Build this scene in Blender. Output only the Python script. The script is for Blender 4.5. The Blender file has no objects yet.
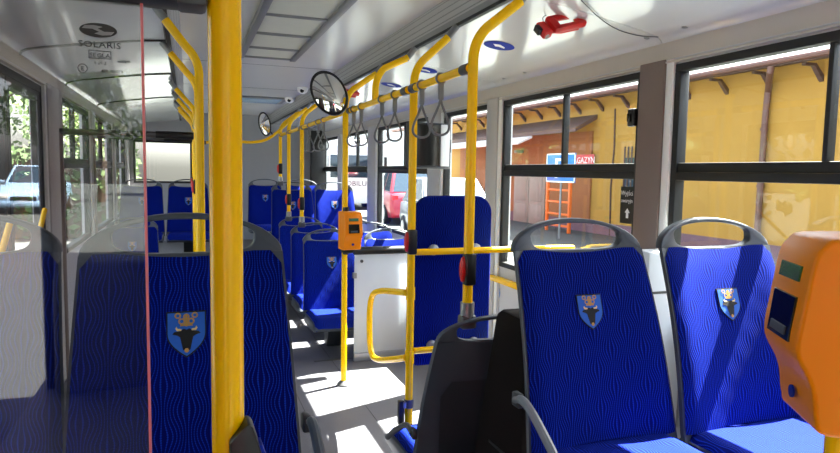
import bpy, bmesh, math, random
from mathutils import Vector, Matrix
random.seed(7)
sc = bpy.context.scene
COL = sc.collection
PI = math.pi

# ------------------------------------------------------------------ camera
cam_d = bpy.data.cameras.new('camera'); cam = bpy.data.objects.new('camera', cam_d); COL.objects.link(cam)
yaw, pitch, roll = math.radians(20.226), math.radians(4.939), math.radians(1.0)
fw = Vector((math.sin(yaw)*math.cos(pitch), math.cos(yaw)*math.cos(pitch), -math.sin(pitch)))
r0 = Vector((math.cos(yaw), -math.sin(yaw), 0)); u0 = r0.cross(fw)
rr = r0*math.cos(roll)+u0*math.sin(roll); uu = u0*math.cos(roll)-r0*math.sin(roll)
M3 = Matrix((rr, uu, -fw)).transposed()
cam.matrix_world = Matrix.Translation((0, 0, 1.4)) @ M3.to_4x4()
cam_d.sensor_width = 36; cam_d.lens = 27.0; cam_d.clip_start = 0.02; cam_d.clip_end = 500
sc.camera = cam

# ------------------------------------------------------------------ world, sun, exposure
sc.view_settings.view_transform = 'Standard'; sc.view_settings.look = 'None'
sc.view_settings.exposure = 1.88; sc.view_settings.gamma = 1.0; sc.view_settings.use_curve_mapping = False
SUN_DIR = Vector((1.0, 0.32, 1.45)).normalized()      # towards the sun
w = bpy.data.worlds.new('world'); sc.world = w; w.use_nodes = True
nt = w.node_tree; nt.nodes.clear()
sky = nt.nodes.new('ShaderNodeTexSky'); sky.sky_type = 'NISHITA'; sky.sun_disc = False
sky.sun_elevation = math.asin(SUN_DIR.z); sky.sun_rotation = math.atan2(SUN_DIR.x, SUN_DIR.y)
sky.air_density = 1.0; sky.dust_density = 4.0; sky.ozone_density = 1.0
hs = nt.nodes.new('ShaderNodeHueSaturation'); hs.inputs['Saturation'].default_value = 0.55
bg = nt.nodes.new('ShaderNodeBackground'); bg.inputs['Strength'].default_value = 0.33
ow = nt.nodes.new('ShaderNodeOutputWorld')
nt.links.new(sky.outputs[0], hs.inputs['Color']); nt.links.new(hs.outputs[0], bg.inputs[0]); nt.links.new(bg.outputs[0], ow.inputs[0])
sl = bpy.data.lights.new('sun', 'SUN'); sl.energy = 34.0; sl.angle = math.radians(0.55); sl.color = (1.0, 0.95, 0.86)
so = bpy.data.objects.new('sun', sl); COL.objects.link(so)
so.rotation_euler = SUN_DIR.to_track_quat('Z', 'Y').to_euler(); so.location = (20, -4, 30)

sc.cycles.diffuse_bounces = 8; sc.cycles.max_bounces = 16; sc.cycles.transparent_max_bounces = 16

# ------------------------------------------------------------------ materials
MATS = {}
def new_mat(name):
    m = bpy.data.materials.new(name); m.use_nodes = True
    n = m.node_tree.nodes; b = n.get('Principled BSDF'); MATS[name] = m
    return m, m.node_tree, b
def lin(c):
    return tuple(((x/255)/12.92 if x/255 <= .04045 else (((x/255)+.055)/1.055)**2.4) for x in c)+(1,)
def mat(name, rgb, rough=.5, metal=0., var=.08, scale=20., bump=0., bscale=200., spec=.5, coat=0.):
    """plain procedural material: colour with noise variation and optional fine bump"""
    m, t, b = new_mat(name)
    c = lin(rgb)
    tc = t.nodes.new('ShaderNodeTexCoord')
    nz = t.nodes.new('ShaderNodeTexNoise'); nz.inputs['Scale'].default_value = scale; nz.inputs['Detail'].default_value = 4
    t.links.new(tc.outputs['Object'], nz.inputs['Vector'])
    mx = t.nodes.new('ShaderNodeMix'); mx.data_type = 'RGBA'
    mx.inputs['A'].default_value = tuple(max(0, x*(1-var)) for x in c[:3])+(1,)
    mx.inputs['B'].default_value = tuple(min(1, x*(1+var)) for x in c[:3])+(1,)
    t.links.new(nz.outputs['Fac'], mx.inputs['Factor']); t.links.new(mx.outputs['Result'], b.inputs['Base Color'])
    b.inputs['Roughness'].default_value = rough; b.inputs['Metallic'].default_value = metal
    b.inputs['Specular IOR Level'].default_value = spec
    if coat: b.inputs['Coat Weight'].default_value = coat; b.inputs['Coat Roughness'].default_value = .08
    if bump:
        n2 = t.nodes.new('ShaderNodeTexNoise'); n2.inputs['Scale'].default_value = bscale
        t.links.new(tc.outputs['Object'], n2.inputs['Vector'])
        bp = t.nodes.new('ShaderNodeBump'); bp.inputs['Strength'].default_value = bump; bp.inputs['Distance'].default_value = .002
        t.links.new(n2.outputs['Fac'], bp.inputs['Height']); t.links.new(bp.outputs[0], b.inputs['Normal'])
    return m
def glass(name, tint, fac, rough=0.0):
    m = bpy.data.materials.new(name); m.use_nodes = True; t = m.node_tree; t.nodes.clear(); MATS[name] = m
    tr = t.nodes.new('ShaderNodeBsdfTransparent'); tr.inputs[0].default_value = tint+(1,)
    gl = t.nodes.new('ShaderNodeBsdfGlossy'); gl.inputs['Roughness'].default_value = rough; gl.inputs[0].default_value = (1, 1, 1, 1)
    mx = t.nodes.new('ShaderNodeMixShader'); mx.inputs[0].default_value = fac
    o = t.nodes.new('ShaderNodeOutputMaterial')
    t.links.new(tr.outputs[0], mx.inputs[1]); t.links.new(gl.outputs[0], mx.inputs[2]); t.links.new(mx.outputs[0], o.inputs[0])
    return m
def node(t, op, a, b=None):
    n = t.nodes.new('ShaderNodeMath'); n.operation = op
    for i, v in enumerate((a, b)):
        if v is None: continue
        if isinstance(v, (int, float)): n.inputs[i].default_value = v
        else: t.links.new(v, n.inputs[i])
    return n.outputs[0]
def fabric(name, use_y=False):
    m, t, b = new_mat(name)
    tc = t.nodes.new('ShaderNodeTexCoord'); sp = t.nodes.new('ShaderNodeSeparateXYZ')
    t.links.new(tc.outputs['Object'], sp.inputs[0])
    x = sp.outputs['X']; z = sp.outputs['Y'] if use_y else sp.outputs['Z']
    k = 2*PI/.105
    sw = node(t, 'MULTIPLY', node(t, 'SINE', node(t, 'MULTIPLY', x, k)), node(t, 'SINE', node(t, 'MULTIPLY', z, k)))
    ph = node(t, 'ADD', node(t, 'MULTIPLY', x, 2*PI/.0080), node(t, 'MULTIPLY', sw, 6.0))
    s = node(t, 'SINE', ph)
    dash = node(t, 'SINE', node(t, 'MULTIPLY', z, 2*PI/.005))
    line = node(t, 'ADD', s, node(t, 'MULTIPLY', dash, .18))
    rp = t.nodes.new('ShaderNodeValToRGB'); t.links.new(line, rp.inputs[0])
    rp.color_ramp.elements[0].position = .55; rp.color_ramp.elements[0].color = (.0006, .0038, .10, 1)
    rp.color_ramp.elements[1].position = .98; rp.color_ramp.elements[1].color = (.004, .028, .38, 1)
    t.links.new(rp.outputs[0], b.inputs['Base Color'])
    b.inputs['Roughness'].default_value = .85; b.inputs['Specular IOR Level'].default_value = .05
    b.inputs['Sheen Weight'].default_value = .0
    bp = t.nodes.new('ShaderNodeBump'); bp.inputs['Strength'].default_value = .25; bp.inputs['Distance'].default_value = .001
    t.links.new(s, bp.inputs['Height']); t.links.new(bp.outputs[0], b.inputs['Normal'])
    return m

fabric('fabric'); fabric('fabric_flat', True)
mat('shell', (62, 68, 78), .42, var=.06, bump=.08, bscale=500)
mat('shell_dark', (44, 48, 55), .45, var=.06, bump=.1, bscale=500)
mat('armrest_grey', (112, 116, 124), .4)
mat('yellow', (255, 198, 0), .25, var=.01, scale=8, coat=.08, spec=.3)
mat('validator', (245, 138, 0), .4, var=.02, bump=.03, bscale=400, spec=.25)
mat('black', (14, 14, 15), .4); mat('black_gloss', (10, 10, 12), .12)
mat('rubber', (17, 17, 18), .55)
mat('sleeve', (72, 72, 74), .45); mat('clampmetal', (150, 152, 155), .35, metal=.7)
mat('floor', (82, 81, 87), .5, var=.3, scale=140, bump=.15, bscale=350)
mat('ceiling', (204, 203, 200), .28, var=.03, scale=3, coat=.15)
mat('cove', (204, 205, 206), .2, var=.03, scale=3, coat=.6)
mat('band', (196, 190, 180), .4, var=.03)
mat('wallpanel', (205, 206, 208), .45, var=.03)
mat('pillar', (124, 108, 100), .5, var=.04, bump=.05)
mat('pillar_pale', (186, 184, 182), .5, var=.04, bump=.05); mat('pillar_white', (236, 236, 232), .45, var=.03)
mat('rearpanel', (150, 152, 160), .5, var=.04)
mat('white_panel', (226, 229, 233), .35, var=.02)
mat('alu', (176, 178, 182), .38, metal=.75, var=.05)
mat('frame_grey', (128, 129, 132), .4, metal=.3)
mat('box_dark', (22, 15, 14), .85, var=.1, spec=.15)
mat('red', (205, 30, 28), .35); mat('red_bus', (225, 35, 40), .3)
mat('strap', (112, 113, 118), .5); mat('strap_clip', (120, 122, 126), .4)
mat('emblem_blue', (22, 88, 182), .8, var=.06, scale=120); mat('emblem_black', (8, 8, 10), .8); mat('emblem_gold', (176, 132, 62), .7)
mat('emblem_horn', (216, 186, 128), .7)
mat('sticker_blue', (10, 40, 150), .65, spec=.2); mat('white', (240, 240, 240), .5); mat('sticker_pale', (120, 160, 210), .4)
mat('pink_highlight', (226, 118, 124), .3); mat('reader_grey', (172, 174, 176), .35)  # pink on the pane edge is its highlight, painted as colour
mat('green_screen', (30, 92, 48), .2)
mat('convex_mirror', (225, 225, 225), .02, metal=1., var=.0)
mat('diffuser', (205, 205, 200), .6, var=.05, bump=.3, bscale=600)
mat('hatch', (150, 175, 195), .25)  # pale blue is the sky's reflection put into the colour
mat('asphalt', (64, 67, 65), .9, var=.22, scale=60, bump=.3, bscale=120)
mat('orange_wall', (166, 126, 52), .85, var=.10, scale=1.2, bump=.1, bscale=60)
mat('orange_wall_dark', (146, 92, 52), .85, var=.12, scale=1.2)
mat('plinth', (112, 84, 92), .85, var=.15, scale=3)
mat('brown', (76, 54, 48), .7, var=.15, scale=6); mat('canopy_brown', (94, 70, 62), .7, var=.15, scale=4)
mat('gutter', (98, 66, 58), .5); mat('sunlit_white', (226, 214, 208), .6)
mat('door_grey', (140, 128, 116), .6, var=.08); mat('rack_orange', (236, 112, 42), .5)
mat('sign_blue', (28, 112, 200), .4); mat('sign_red', (200, 52, 60), .5)
mat('hall_grey', (196, 200, 204), .7, var=.05, scale=2); mat('coach_white', (228, 230, 232), .35, var=.02)
mat('car_red', (172, 44, 60), .3, coat=.5); mat('car_silver', (104, 112, 120), .3, metal=.2, coat=.5); mat('car_lightblue', (150, 182, 212), .3, coat=.5)
mat('car_dark', (52, 56, 62), .3, coat=.5); mat('tyre', (22, 22, 22), .8); mat('carglass', (36, 52, 66), .08, spec=.8); mat('lamp', (226, 226, 220), .15)
mat('bark', (84, 66, 50), .9, var=.3, scale=8)
mat('leaf', (88, 112, 42), .7, var=.45, scale=1.5); mat('leaf_dark', (60, 84, 34), .7, var=.45, scale=1.5)
mat('dash', (62, 62, 64), .6)
glass('pane', (.90, .93, .92), .03)
glass('pane_partition', (.78, .76, .77), .055)
def frosted():
    m = bpy.data.materials.new('frosted_panel'); m.use_nodes = True; t = m.node_tree; t.nodes.clear(); MATS['frosted_panel'] = m
    nz = t.nodes.new('ShaderNodeTexNoise'); nz.inputs['Scale'].default_value = 6
    rp = t.nodes.new('ShaderNodeValToRGB'); rp.color_ramp.elements[0].color = (.74, .77, .80, 1); rp.color_ramp.elements[1].color = (.80, .83, .86, 1)
    t.links.new(nz.outputs['Fac'], rp.inputs[0])
    d = t.nodes.new('ShaderNodeBsdfDiffuse'); l = t.nodes.new('ShaderNodeBsdfTranslucent'); mx = t.nodes.new('ShaderNodeMixShader'); mx.inputs[0].default_value = .4; o = t.nodes.new('ShaderNodeOutputMaterial')
    t.links.new(rp.outputs[0], d.inputs[0]); t.links.new(rp.outputs[0], l.inputs[0]); t.links.new(d.outputs[0], mx.inputs[1]); t.links.new(l.outputs[0], mx.inputs[2]); t.links.new(mx.outputs[0], o.inputs[0])
frosted()
# perforated strip along the ceiling
def perforated():
    m, t, b = new_mat('perforated')
    tc = t.nodes.new('ShaderNodeTexCoord'); vo = t.nodes.new('ShaderNodeTexVoronoi'); vo.inputs['Scale'].default_value = 90; vo.inputs['Randomness'].default_value = 0
    t.links.new(tc.outputs['Object'], vo.inputs['Vector'])
    rp = t.nodes.new('ShaderNodeValToRGB'); rp.color_ramp.elements[0].position = .25; rp.color_ramp.elements[1].position = .33
    rp.color_ramp.elements[0].color = (.05, .05, .055, 1); rp.color_ramp.elements[1].color = (.36, .36, .37, 1)
    t.links.new(vo.outputs['Distance'], rp.inputs[0]); t.links.new(rp.outputs[0], b.inputs['Base Color']); b.inputs['Roughness'].default_value = .4
perforated()

# ------------------------------------------------------------------ mesh helpers
class MB:
    def __init__(s): s.v = []; s.f = []
    def add(s, vs, fs):
        o = len(s.v); s.v += [tuple(p) for p in vs]; s.f += [tuple(i+o for i in f) for f in fs]; return s
    def box(s, a, b):
        (x0, y0, z0), (x1, y1, z1) = a, b
        x0, x1 = min(x0, x1), max(x0, x1); y0, y1 = min(y0, y1), max(y0, y1); z0, z1 = min(z0, z1), max(z0, z1)
        return s.add([(x0,y0,z0),(x1,y0,z0),(x1,y1,z0),(x0,y1,z0),(x0,y0,z1),(x1,y0,z1),(x1,y1,z1),(x0,y1,z1)],
                     [(0,3,2,1),(4,5,6,7),(0,1,5,4),(1,2,6,5),(2,3,7,6),(3,0,4,7)])
    def prism(s, poly, axis, lo, hi):
        """polygon (list of 2D points) extruded along axis"""
        def p3(p, c):
            return {'x': (c, p[0], p[1]), 'y': (p[0], c, p[1]), 'z': (p[0], p[1], c)}[axis]
        n = len(poly)
        vs = [p3(p, lo) for p in poly]+[p3(p, hi) for p in poly]
        fs = [tuple(range(n-1, -1, -1)), tuple(range(n, 2*n))]+[(i, (i+1) % n, n+(i+1) % n, n+i) for i in range(n)]
        return s.add(vs, fs)
    def tube(s, path, r, n=12, caps=True):
        path = [Vector(p) for p in path]
        tang = []
        for i in range(len(path)):
            a = path[max(0, i-1)]; b = path[min(len(path)-1, i+1)]; tang.append((b-a).normalized())
        up = Vector((0, 0, 1)) if abs(tang[0].z) < .9 else Vector((1, 0, 0))
        nrm = (up-tang[0]*up.dot(tang[0])).normalized()
        vs = []; rs = r if isinstance(r, (list, tuple)) else [r]*len(path)
        for i, p in enumerate(path):
            nrm = (nrm-tang[i]*nrm.dot(tang[i])).normalized(); bn = tang[i].cross(nrm)
            for k in range(n):
                a = 2*PI*k/n; vs.append(p+nrm*math.cos(a)*rs[i]+bn*math.sin(a)*rs[i])
        fs = []
        for i in range(len(path)-1):
            for k in range(n):
                fs.append((i*n+k, i*n+(k+1) % n, (i+1)*n+(k+1) % n, (i+1)*n+k))
        if caps:
            fs.append(tuple(range(n-1, -1, -1))); fs.append(tuple((len(path)-1)*n+k for k in range(n)))
        return s.add(vs, fs)
    def lathe(s, prof, origin=(0,0,0), n=20, axis='z'):
        """prof: (r, h) pairs"""
        vs = []
        for r, h in prof:
            for k in range(n):
                a = 2*PI*k/n; c, d = r*math.cos(a), r*math.sin(a)
                p = {'z': (c, d, h), 'y': (c, h, d), 'x': (h, c, d)}[axis]
                vs.append((origin[0]+p[0], origin[1]+p[1], origin[2]+p[2]))
        fs = []
        for i in range(len(prof)-1):
            for k in range(n): fs.append((i*n+k, i*n+(k+1) % n, (i+1)*n+(k+1) % n, (i+1)*n+k))
        fs.append(tuple(range(n))); fs.append(tuple((len(prof)-1)*n+k for k in range(n)))
        return s.add(vs, fs)
    def build(s, name, m, parent=None, bevel=0, smooth=35, loc=None, rot=None, seg=2):
        me = bpy.data.meshes.new(name); me.from_pydata(s.v, [], s.f)
        bm = bmesh.new(); bm.from_mesh(me); bmesh.ops.recalc_face_normals(bm, faces=bm.faces)
        if bevel:
            es = [e for e in bm.edges if len(e.link_faces) == 2 and e.calc_face_angle(0) > math.radians(30)]
            bmesh.ops.bevel(bm, geom=es, offset=bevel, segments=seg, profile=.5, affect='EDGES', clamp_overlap=True)
        bm.to_mesh(me); bm.free()
        if smooth:
            me.shade_smooth(); me.set_sharp_from_angle(angle=math.radians(smooth))
        me.materials.append(MATS[m])
        o = bpy.data.objects.new(name, me); COL.objects.link(o)
        if parent is not None: o.parent = parent
        if loc is not None: o.location = loc
        if rot is not None: o.rotation_euler = rot
        return o
def box(name, a, b, m, parent=None, bevel=0, **k): return MB().box(a, b).build(name, m, parent, bevel, **k)
def tube(name, path, r, m, parent=None, n=12): return MB().tube(path, r, n).build(name, m, parent)
def empty(name, loc=(0,0,0), rot=(0,0,0)):
    o = bpy.data.objects.new(name, None); COL.objects.link(o); o.location = loc; o.rotation_euler = rot; o.empty_display_size = .1
    return o
def tag(o, label, cat, group=None):
    o['label'] = label; o['category'] = cat
    if group: o['group'] = group
    return o
def struct(o, label=None, cat=None):
    o['kind'] = 'structure'
    if label: o['label'] = label
    if cat: o['category'] = cat
    return o
def copy_tree(o, parent=None):
    c = o.copy(); COL.objects.link(c); c.parent = parent
    for ch in o.children: copy_tree(ch, c)
    return c
def arc(cx, cy, r, a0, a1, n): return [(cx+r*math.cos(a0+(a1-a0)*i/n), cy+r*math.sin(a0+(a1-a0)*i/n)) for i in range(n+1)]
def spline(pts, n=8):
    """Catmull-Rom through points"""
    P = [Vector(p) for p in pts]; P = [P[0]*2-P[1]]+P+[P[-1]*2-P[-2]]; out = []
    for i in range(1, len(P)-2):
        for k in range(n):
            t = k/n; a, b, c, d = P[i-1:i+3]
            out.append(.5*((2*b)+(c-a)*t+(2*a-5*b+4*c-d)*t*t+(3*b-a-3*c+d)*t**3))
    out.append(P[-2]); return out
def text(name, body, size, m, parent, loc, rot, extrude=.0004, align='CENTER', spacing=1.0, scale=(1,1,1)):
    cu = bpy.data.curves.new(name, 'FONT'); cu.body = body; cu.size = size; cu.extrude = extrude; cu.align_x = align; cu.space_character = spacing
    cu.resolution_u = 2
    tmp = bpy.data.objects.new(name, cu); COL.objects.link(tmp)
    dg = bpy.context.evaluated_depsgraph_get(); me = bpy.data.meshes.new_from_object(tmp.evaluated_get(dg))
    bpy.data.objects.remove(tmp); me.name = name
    me.materials.clear(); me.materials.append(MATS[m])
    o = bpy.data.objects.new(name, me); COL.objects.link(o); o.parent = parent; o.location = loc; o.rotation_euler = rot; o.scale = scale
    return o

# ================================================================== THE BUS SHELL
XR, XL = 1.90, -0.80          # inner faces of the side walls
YF, YB = -3.2, 9.75           # front bulkhead, rear wall
ZC = 2.20                     # flat ceiling
STEP = .345                   # height of the raised floors under the seats
fl = struct(box('floor', (XL-.1, YF-.1, -.08), (XR+.1, YB+.1, 0), 'floor'))
def plat(a, b): return box('platform', a, b, 'floor', fl, bevel=.008)
plat((.80, .55, 0), (XR, 1.95, STEP))
plat((XL, .86, 0), (.24, 2.1, STEP+.025))
plat((XL, 6.75, 0), (XR, YB, STEP))
for x in (.30, .62, .98): box('floor_seam', (x-.0015, -3, 0), (x+.0015, 6.7, .0012), 'rubber', fl)
box('floor_strip', (.85, 4.5, 0), (1.88, 4.56, .004), 'sleeve', fl)
box('step_edge', (XL, 6.735, STEP-.03), (.83, 6.75, STEP+.004), 'yellow', fl)

# ceiling with its roof, cove panels, slots and perforated strips
ce = struct(box('ceiling', (-.08, YF, ZC), (1.13, YB, ZC+.03), 'ceiling'))
box('roof', (XL-.12, YF-.1, 2.28), (XR+.12, YB+.1, 2.34), 'wallpanel', ce)
CX = (XR+XL)/2
def mir(x, side): return x if side > 0 else 2*CX-x
for side in (1, -1):
    p2 = [(mir(x, side), z) for x, z in [(1.885,1.955),(1.875,1.972),(1.85,1.985),(1.77,2.002),(1.65,2.022),(1.5,2.046),(1.35,2.068),(1.205,2.082)]]
    m = MB(); n = len(p2)
    top = [(x, z+.012) for x, z in p2]
    poly = p2+top[::-1]
    ys = [YF, -1.6, .7, 2.2, 3.72, 5.0, 6.6, 8.2, YB]
    if side < 0:
        for y in (2.2, 3.72, 5.0, 6.6):
            MB().prism([(x, z-.006) for x, z in p2]+[(x, z+.004) for x, z in p2[::-1]], 'y', y-.016, y+.016).build('cove_seam', 'rubber', ce)
    for i in range(len(ys)-1):
        MB().prism(poly, 'y', ys[i]+.002, ys[i+1]-.002).build('cove_panel', 'cove', ce, smooth=50)
    MB().prism([(mir(1.20, side), 2.075), (mir(1.178, side), 2.075), (mir(1.178, side), 2.14), (mir(1.20, side), 2.14)], 'y', YF, YB).build('slot', 'rubber', ce)
    for i in range(len(ys)-1):
        MB().prism([(mir(1.178, side), 2.098), (mir(1.128, side), 2.205), (mir(1.138, side), 2.215), (mir(1.188, side), 2.108)], 'y', ys[i]+.002, ys[i+1]-.002).build('perforated_strip', 'perforated', ce)
    MB().prism([(mir(1.178, side), 2.09), (mir(1.170, side), 2.112), (mir(1.176, side), 2.116), (mir(1.184, side), 2.094)], 'y', YF, YB).build('strip_edge', 'frame_grey', ce)
for y in (5.05, 6.5, 7.9): box('ceiling_seam', (-.07, y-.003, ZC-.0012), (1.12, y+.003, ZC), 'sleeve', ce)
for i in range(9): pass
# ceiling ventilation grille with four cells
gx0, gx1, gy0, gy1 = .345, .72, 1.9, 4.62
gr = empty('ceiling_grille', ((gx0+gx1)/2, (gy0+gy1)/2, ZC))
tag(gr, 'long grey framed grille with pale fluted panels set in the ceiling', 'ceiling grille')
def gbox(name, a, b, m, bevel=0): return box(name, tuple(a[i]-gr.location[i] for i in range(3)), tuple(b[i]-gr.location[i] for i in range(3)), m, gr, bevel)
for x in (gx0, gx1): gbox('rail', (x-.03 if x == gx1 else x-.01, gy0, ZC-.034), (x+.01 if x == gx1 else x+.03, gy1, ZC), 'frame_grey', .004)
divs = [1.9, 2.38, 2.84, 3.32, 3.79, 4.24, 4.6]
for y in divs: gbox('cross_bar', (gx0+.02, y-.014, ZC-.028), (gx1-.02, y+.014, ZC-.002), 'frame_grey', .003)
for i in range(len(divs)-1):
    p = gbox('diffuser_panel', (gx0+.028, divs[i]+.013, ZC-.014), (gx1-.028, divs[i+1]-.013, ZC-.004), 'diffuser')
    m = MB()
    y = divs[i]+.025
    while y < divs[i+1]-.02:
        m.box((gx0+.03-gr.location.x, y-gr.location.y, -.018), (gx1-.03-gr.location.x, y+.008-gr.location.y, -.013)); y += .018
    f = m.build('flutes', 'diffuser', p); f['kind'] = 'stuff'
# roof hatch
hx = empty('roof_hatch', (.72, 7.5, ZC)); tag(hx, 'rectangular roof hatch in the rear ceiling, reflected sky painted pale blue', 'hatch')
box('hatch_frame', (-.34, -.28, -.02), (.34, .28, 0), 'frame_grey', hx, .006); box('hatch_panel', (-.28, -.22, -.026), (.28, .22, -.018), 'hatch', hx, .004)

# ---- side walls with windows
ZS, ZT = .80, 1.86            # window bottom / top
R_WIN = [(-3.0,-1.9), (-1.7,-.42), (-.22,.62), (.80,2.117), (2.316,3.631), (3.83,4.62), (4.93,6.46), (6.80,8.05), (8.30,9.35)]
L_WIN = [(.95,2.3), (4.75,6.05), (6.3,7.75), (8.0,9.3)]
L_DOOR = [(-2.95,-1.45), (2.75,4.25)]
def side_wall(name, x, side, wins, doors):
    t = .06*side
    segs = sorted([(a, b, 'w') for a, b in wins]+[(a, b, 'd') for a, b in doors])
    m = MB(); y = YF
    for a, b, k in segs:
        m.box((x, y, 0), (x+t, a, 1.95)); y = b
        if k == 'w': m.box((x, a, 0), (x+t, b, ZS))
        m.box((x, a, ZT), (x+t, b, 1.95))
    m.box((x, y, 0), (x+t, YB, 1.95))
    m.box((x, YF, 1.95), (x+t, YB, 2.3))
    w_ = struct(m.build(name, 'wallpanel', smooth=0))
    y = YF
    for a, b, k in segs+[(YB, YB, 'e')]:           # pillar covers
        if a-y > .08:
            big = a-y
            box('pillar_cover', (x-.03*side, y+.045*(big > .15), .0), (x, a-.0, 1.885), 'pillar' if y < 3.0 else 'pillar_pale', w_, .004)
            if big > .15: box('pillar_edge', (x-.022*side, y+.002, .0), (x, y+.043, 1.885), 'pillar_white', w_, .003)
        y = b
    # header band: double line and vertical band below the cove
    box('header_band', (x-.016*side, YF, 1.885), (x, YB, 1.962), 'band', w_, .003)
    box('header_bead', (x-.026*side, YF, 1.868), (x, YB, 1.876), 'band', w_)
    box('header_bead', (x-.022*side, YF, 1.879), (x, YB, 1.884), 'wallpanel', w_)
    return w_
wall_r = side_wall('wall_right', XR, 1, R_WIN, [])
wall_l = side_wall('wall_left', XL, -1, L_WIN, L_DOOR)
WN = [0]
def window(x, side, a, b, divider=None, transom=True):
    WN[0] += 1
    o = empty('window_%d' % WN[0], (x, (a+b)/2, ZS)); struct(o)
    def bb(name, p, q, m, bev=.003):
        c = o.location; return box(name, tuple(p[i]-c[i] for i in range(3)), tuple(q[i]-c[i] for i in range(3)), m, o, bev)
    xi, xo = x-.012*side, x+.035*side
    fwid = .032
    bb('frame_bar', (xi, a, ZT-fwid), (xo, b, ZT), 'rubber'); bb('frame_bar', (xi, a, ZS), (xo, b, ZS+fwid), 'rubber')
    bb('frame_bar', (xi, a, ZS+fwid), (xo, a+fwid, ZT-fwid), 'rubber'); bb('frame_bar', (xi, b-fwid, ZS+fwid), (xo, b, ZT-fwid), 'rubber')
    y0, y1, z0, z1 = a+fwid, b-fwid, ZS+fwid, ZT-fwid; px = x+.012*side
    if transom:
        bb('transom', (xi, y0, 1.384), (xo, y1, 1.418), 'rubber'); bb('transom', (xi+.008*side, y0, 1.4185), (xo, y1, 1.456), 'rubber')
        bb('pane', (px-.003, y0, z0), (px+.003, y1, 1.384), 'pane', 0)
        if divider:
            bb('mullion', (xi+.01*side, divider-.009, 1.456), (xo, divider+.009, z1), 'rubber')
            bb('pane', (px-.003, y0, 1.456), (px+.003, divider-.009, z1), 'pane', 0); bb('pane', (px-.003, divider+.009, 1.456), (px+.003, y1, z1), 'pane', 0)
        else: bb('pane', (px-.003, y0, 1.456), (px+.003, y1, z1), 'pane', 0)
    else: bb('pane', (px-.003, y0, z0), (px+.003, y1, z1), 'pane', 0)
    return o
for i, (a, b) in enumerate(R_WIN):
    window(XR, 1, a, b, {3: 1.449, 4: 2.954, 6: 5.62, 7: 7.4}.get(i), i not in (5,))
for i, (a, b) in enumerate(L_WIN): window(XL, -1, a, b, (a+b)/2)
# doors on the kerb side
for i, (a, b) in enumerate(L_DOOR):
    d = empty('door_%d' % (i+1), (XL, (a+b)/2, 0)); struct(d)
    h = (b-a)/2
    for y in (-h-.02, h-.02): box('door_jamb', (-.05, y, 0), (.005, y+.04, 1.86), 'rubber', d, .004)
    box('door_header', (-.05, -h+.02, 1.82), (.004, h-.02, 1.862), 'rubber', d, .004)
    for s in ((-1, 1) if i else ()):
        y0, y1 = (-h+.025, -.008) if s < 0 else (.008, h-.025)
        lf = MB()
        lf.box((-.04, y0, .01), (0, y1, .09)); lf.box((-.04, y0, 1.77), (0, y1, 1.818)); lf.box((-.04, y0, .09), (0, y0+.05, 1.77)); lf.box((-.04, y1-.05, .09), (0, y1, 1.77))
        L = lf.build('door_leaf', 'rubber', d)
        box('pane', (-.023, y0+.05, .09), (-.017, y1-.05, 1.77), 'pane', L)
        tube('grab_bar', [(.03, y0+.12, .8), (.03, y1-.12, 1.15)], .014, 'yellow', L)
# rear wall and front
m = MB(); a, b, c, d = -.72, .06, 1.18, 1.78
m.box((XL-.06, YB, 0), (XR+.06, YB+.06, c)); m.box((XL-.06, YB, d), (XR+.06, YB+.06, 2.3)); m.box((XL-.06, YB, c), (a, YB+.06, d)); m.box((b, YB, c), (XR+.06, YB+.06, d))
wr = struct(m.build('wall_rear', 'rearpanel', smooth=0))
for p, q in (((a, c), (b, c+.03)), ((a, d-.03), (b, d)), ((a, c+.03), (a+.03, d-.03)), ((b-.03, c+.03), (b, d-.03))): box('window_frame', (p[0], YB-.012, p[1]), (q[0], YB+.04, q[1]), 'rubber', wr, .003)
box('pane', (a+.03, YB+.015, c+.03), (b-.03, YB+.021, d-.03), 'pane', wr)
box('rear_pillar', (1.70, 9.3, STEP), (1.9, 9.4, 1.98), 'rubber', wr, .01)
m = MB(); m.box((XL-.06, YF-.06, 0), (XR+.06, YF, .82)); m.box((XL-.06, YF-.06, 2.12), (XR+.06, YF, 2.3)); m.box((XL-.06, YF-.06, .82), (XL+.04, YF, 2.12)); m.box((XR-.04, YF-.06, .82), (XR+.06, YF, 2.12))
wf = struct(m.build('wall_front', 'dash'))
MB().prism([(YF, 0), (YF+.42, 0), (YF+.42, .70), (YF+.3, .80), (YF, .83)], 'x', XL+.02, XR-.02).build('dashboard', 'dash', wf, .03)
box('pane', (XL+.04, YF-.033, .82), (XR-.04, YF-.027, 2.12), 'pane', wf)
# yellow-edged sill rail beside the wheelchair bay
sr = struct(box('trim_1', (XR-.055, 2.12, .70), (XR-.001, 4.5, .735), 'yellow', None, .01))

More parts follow.
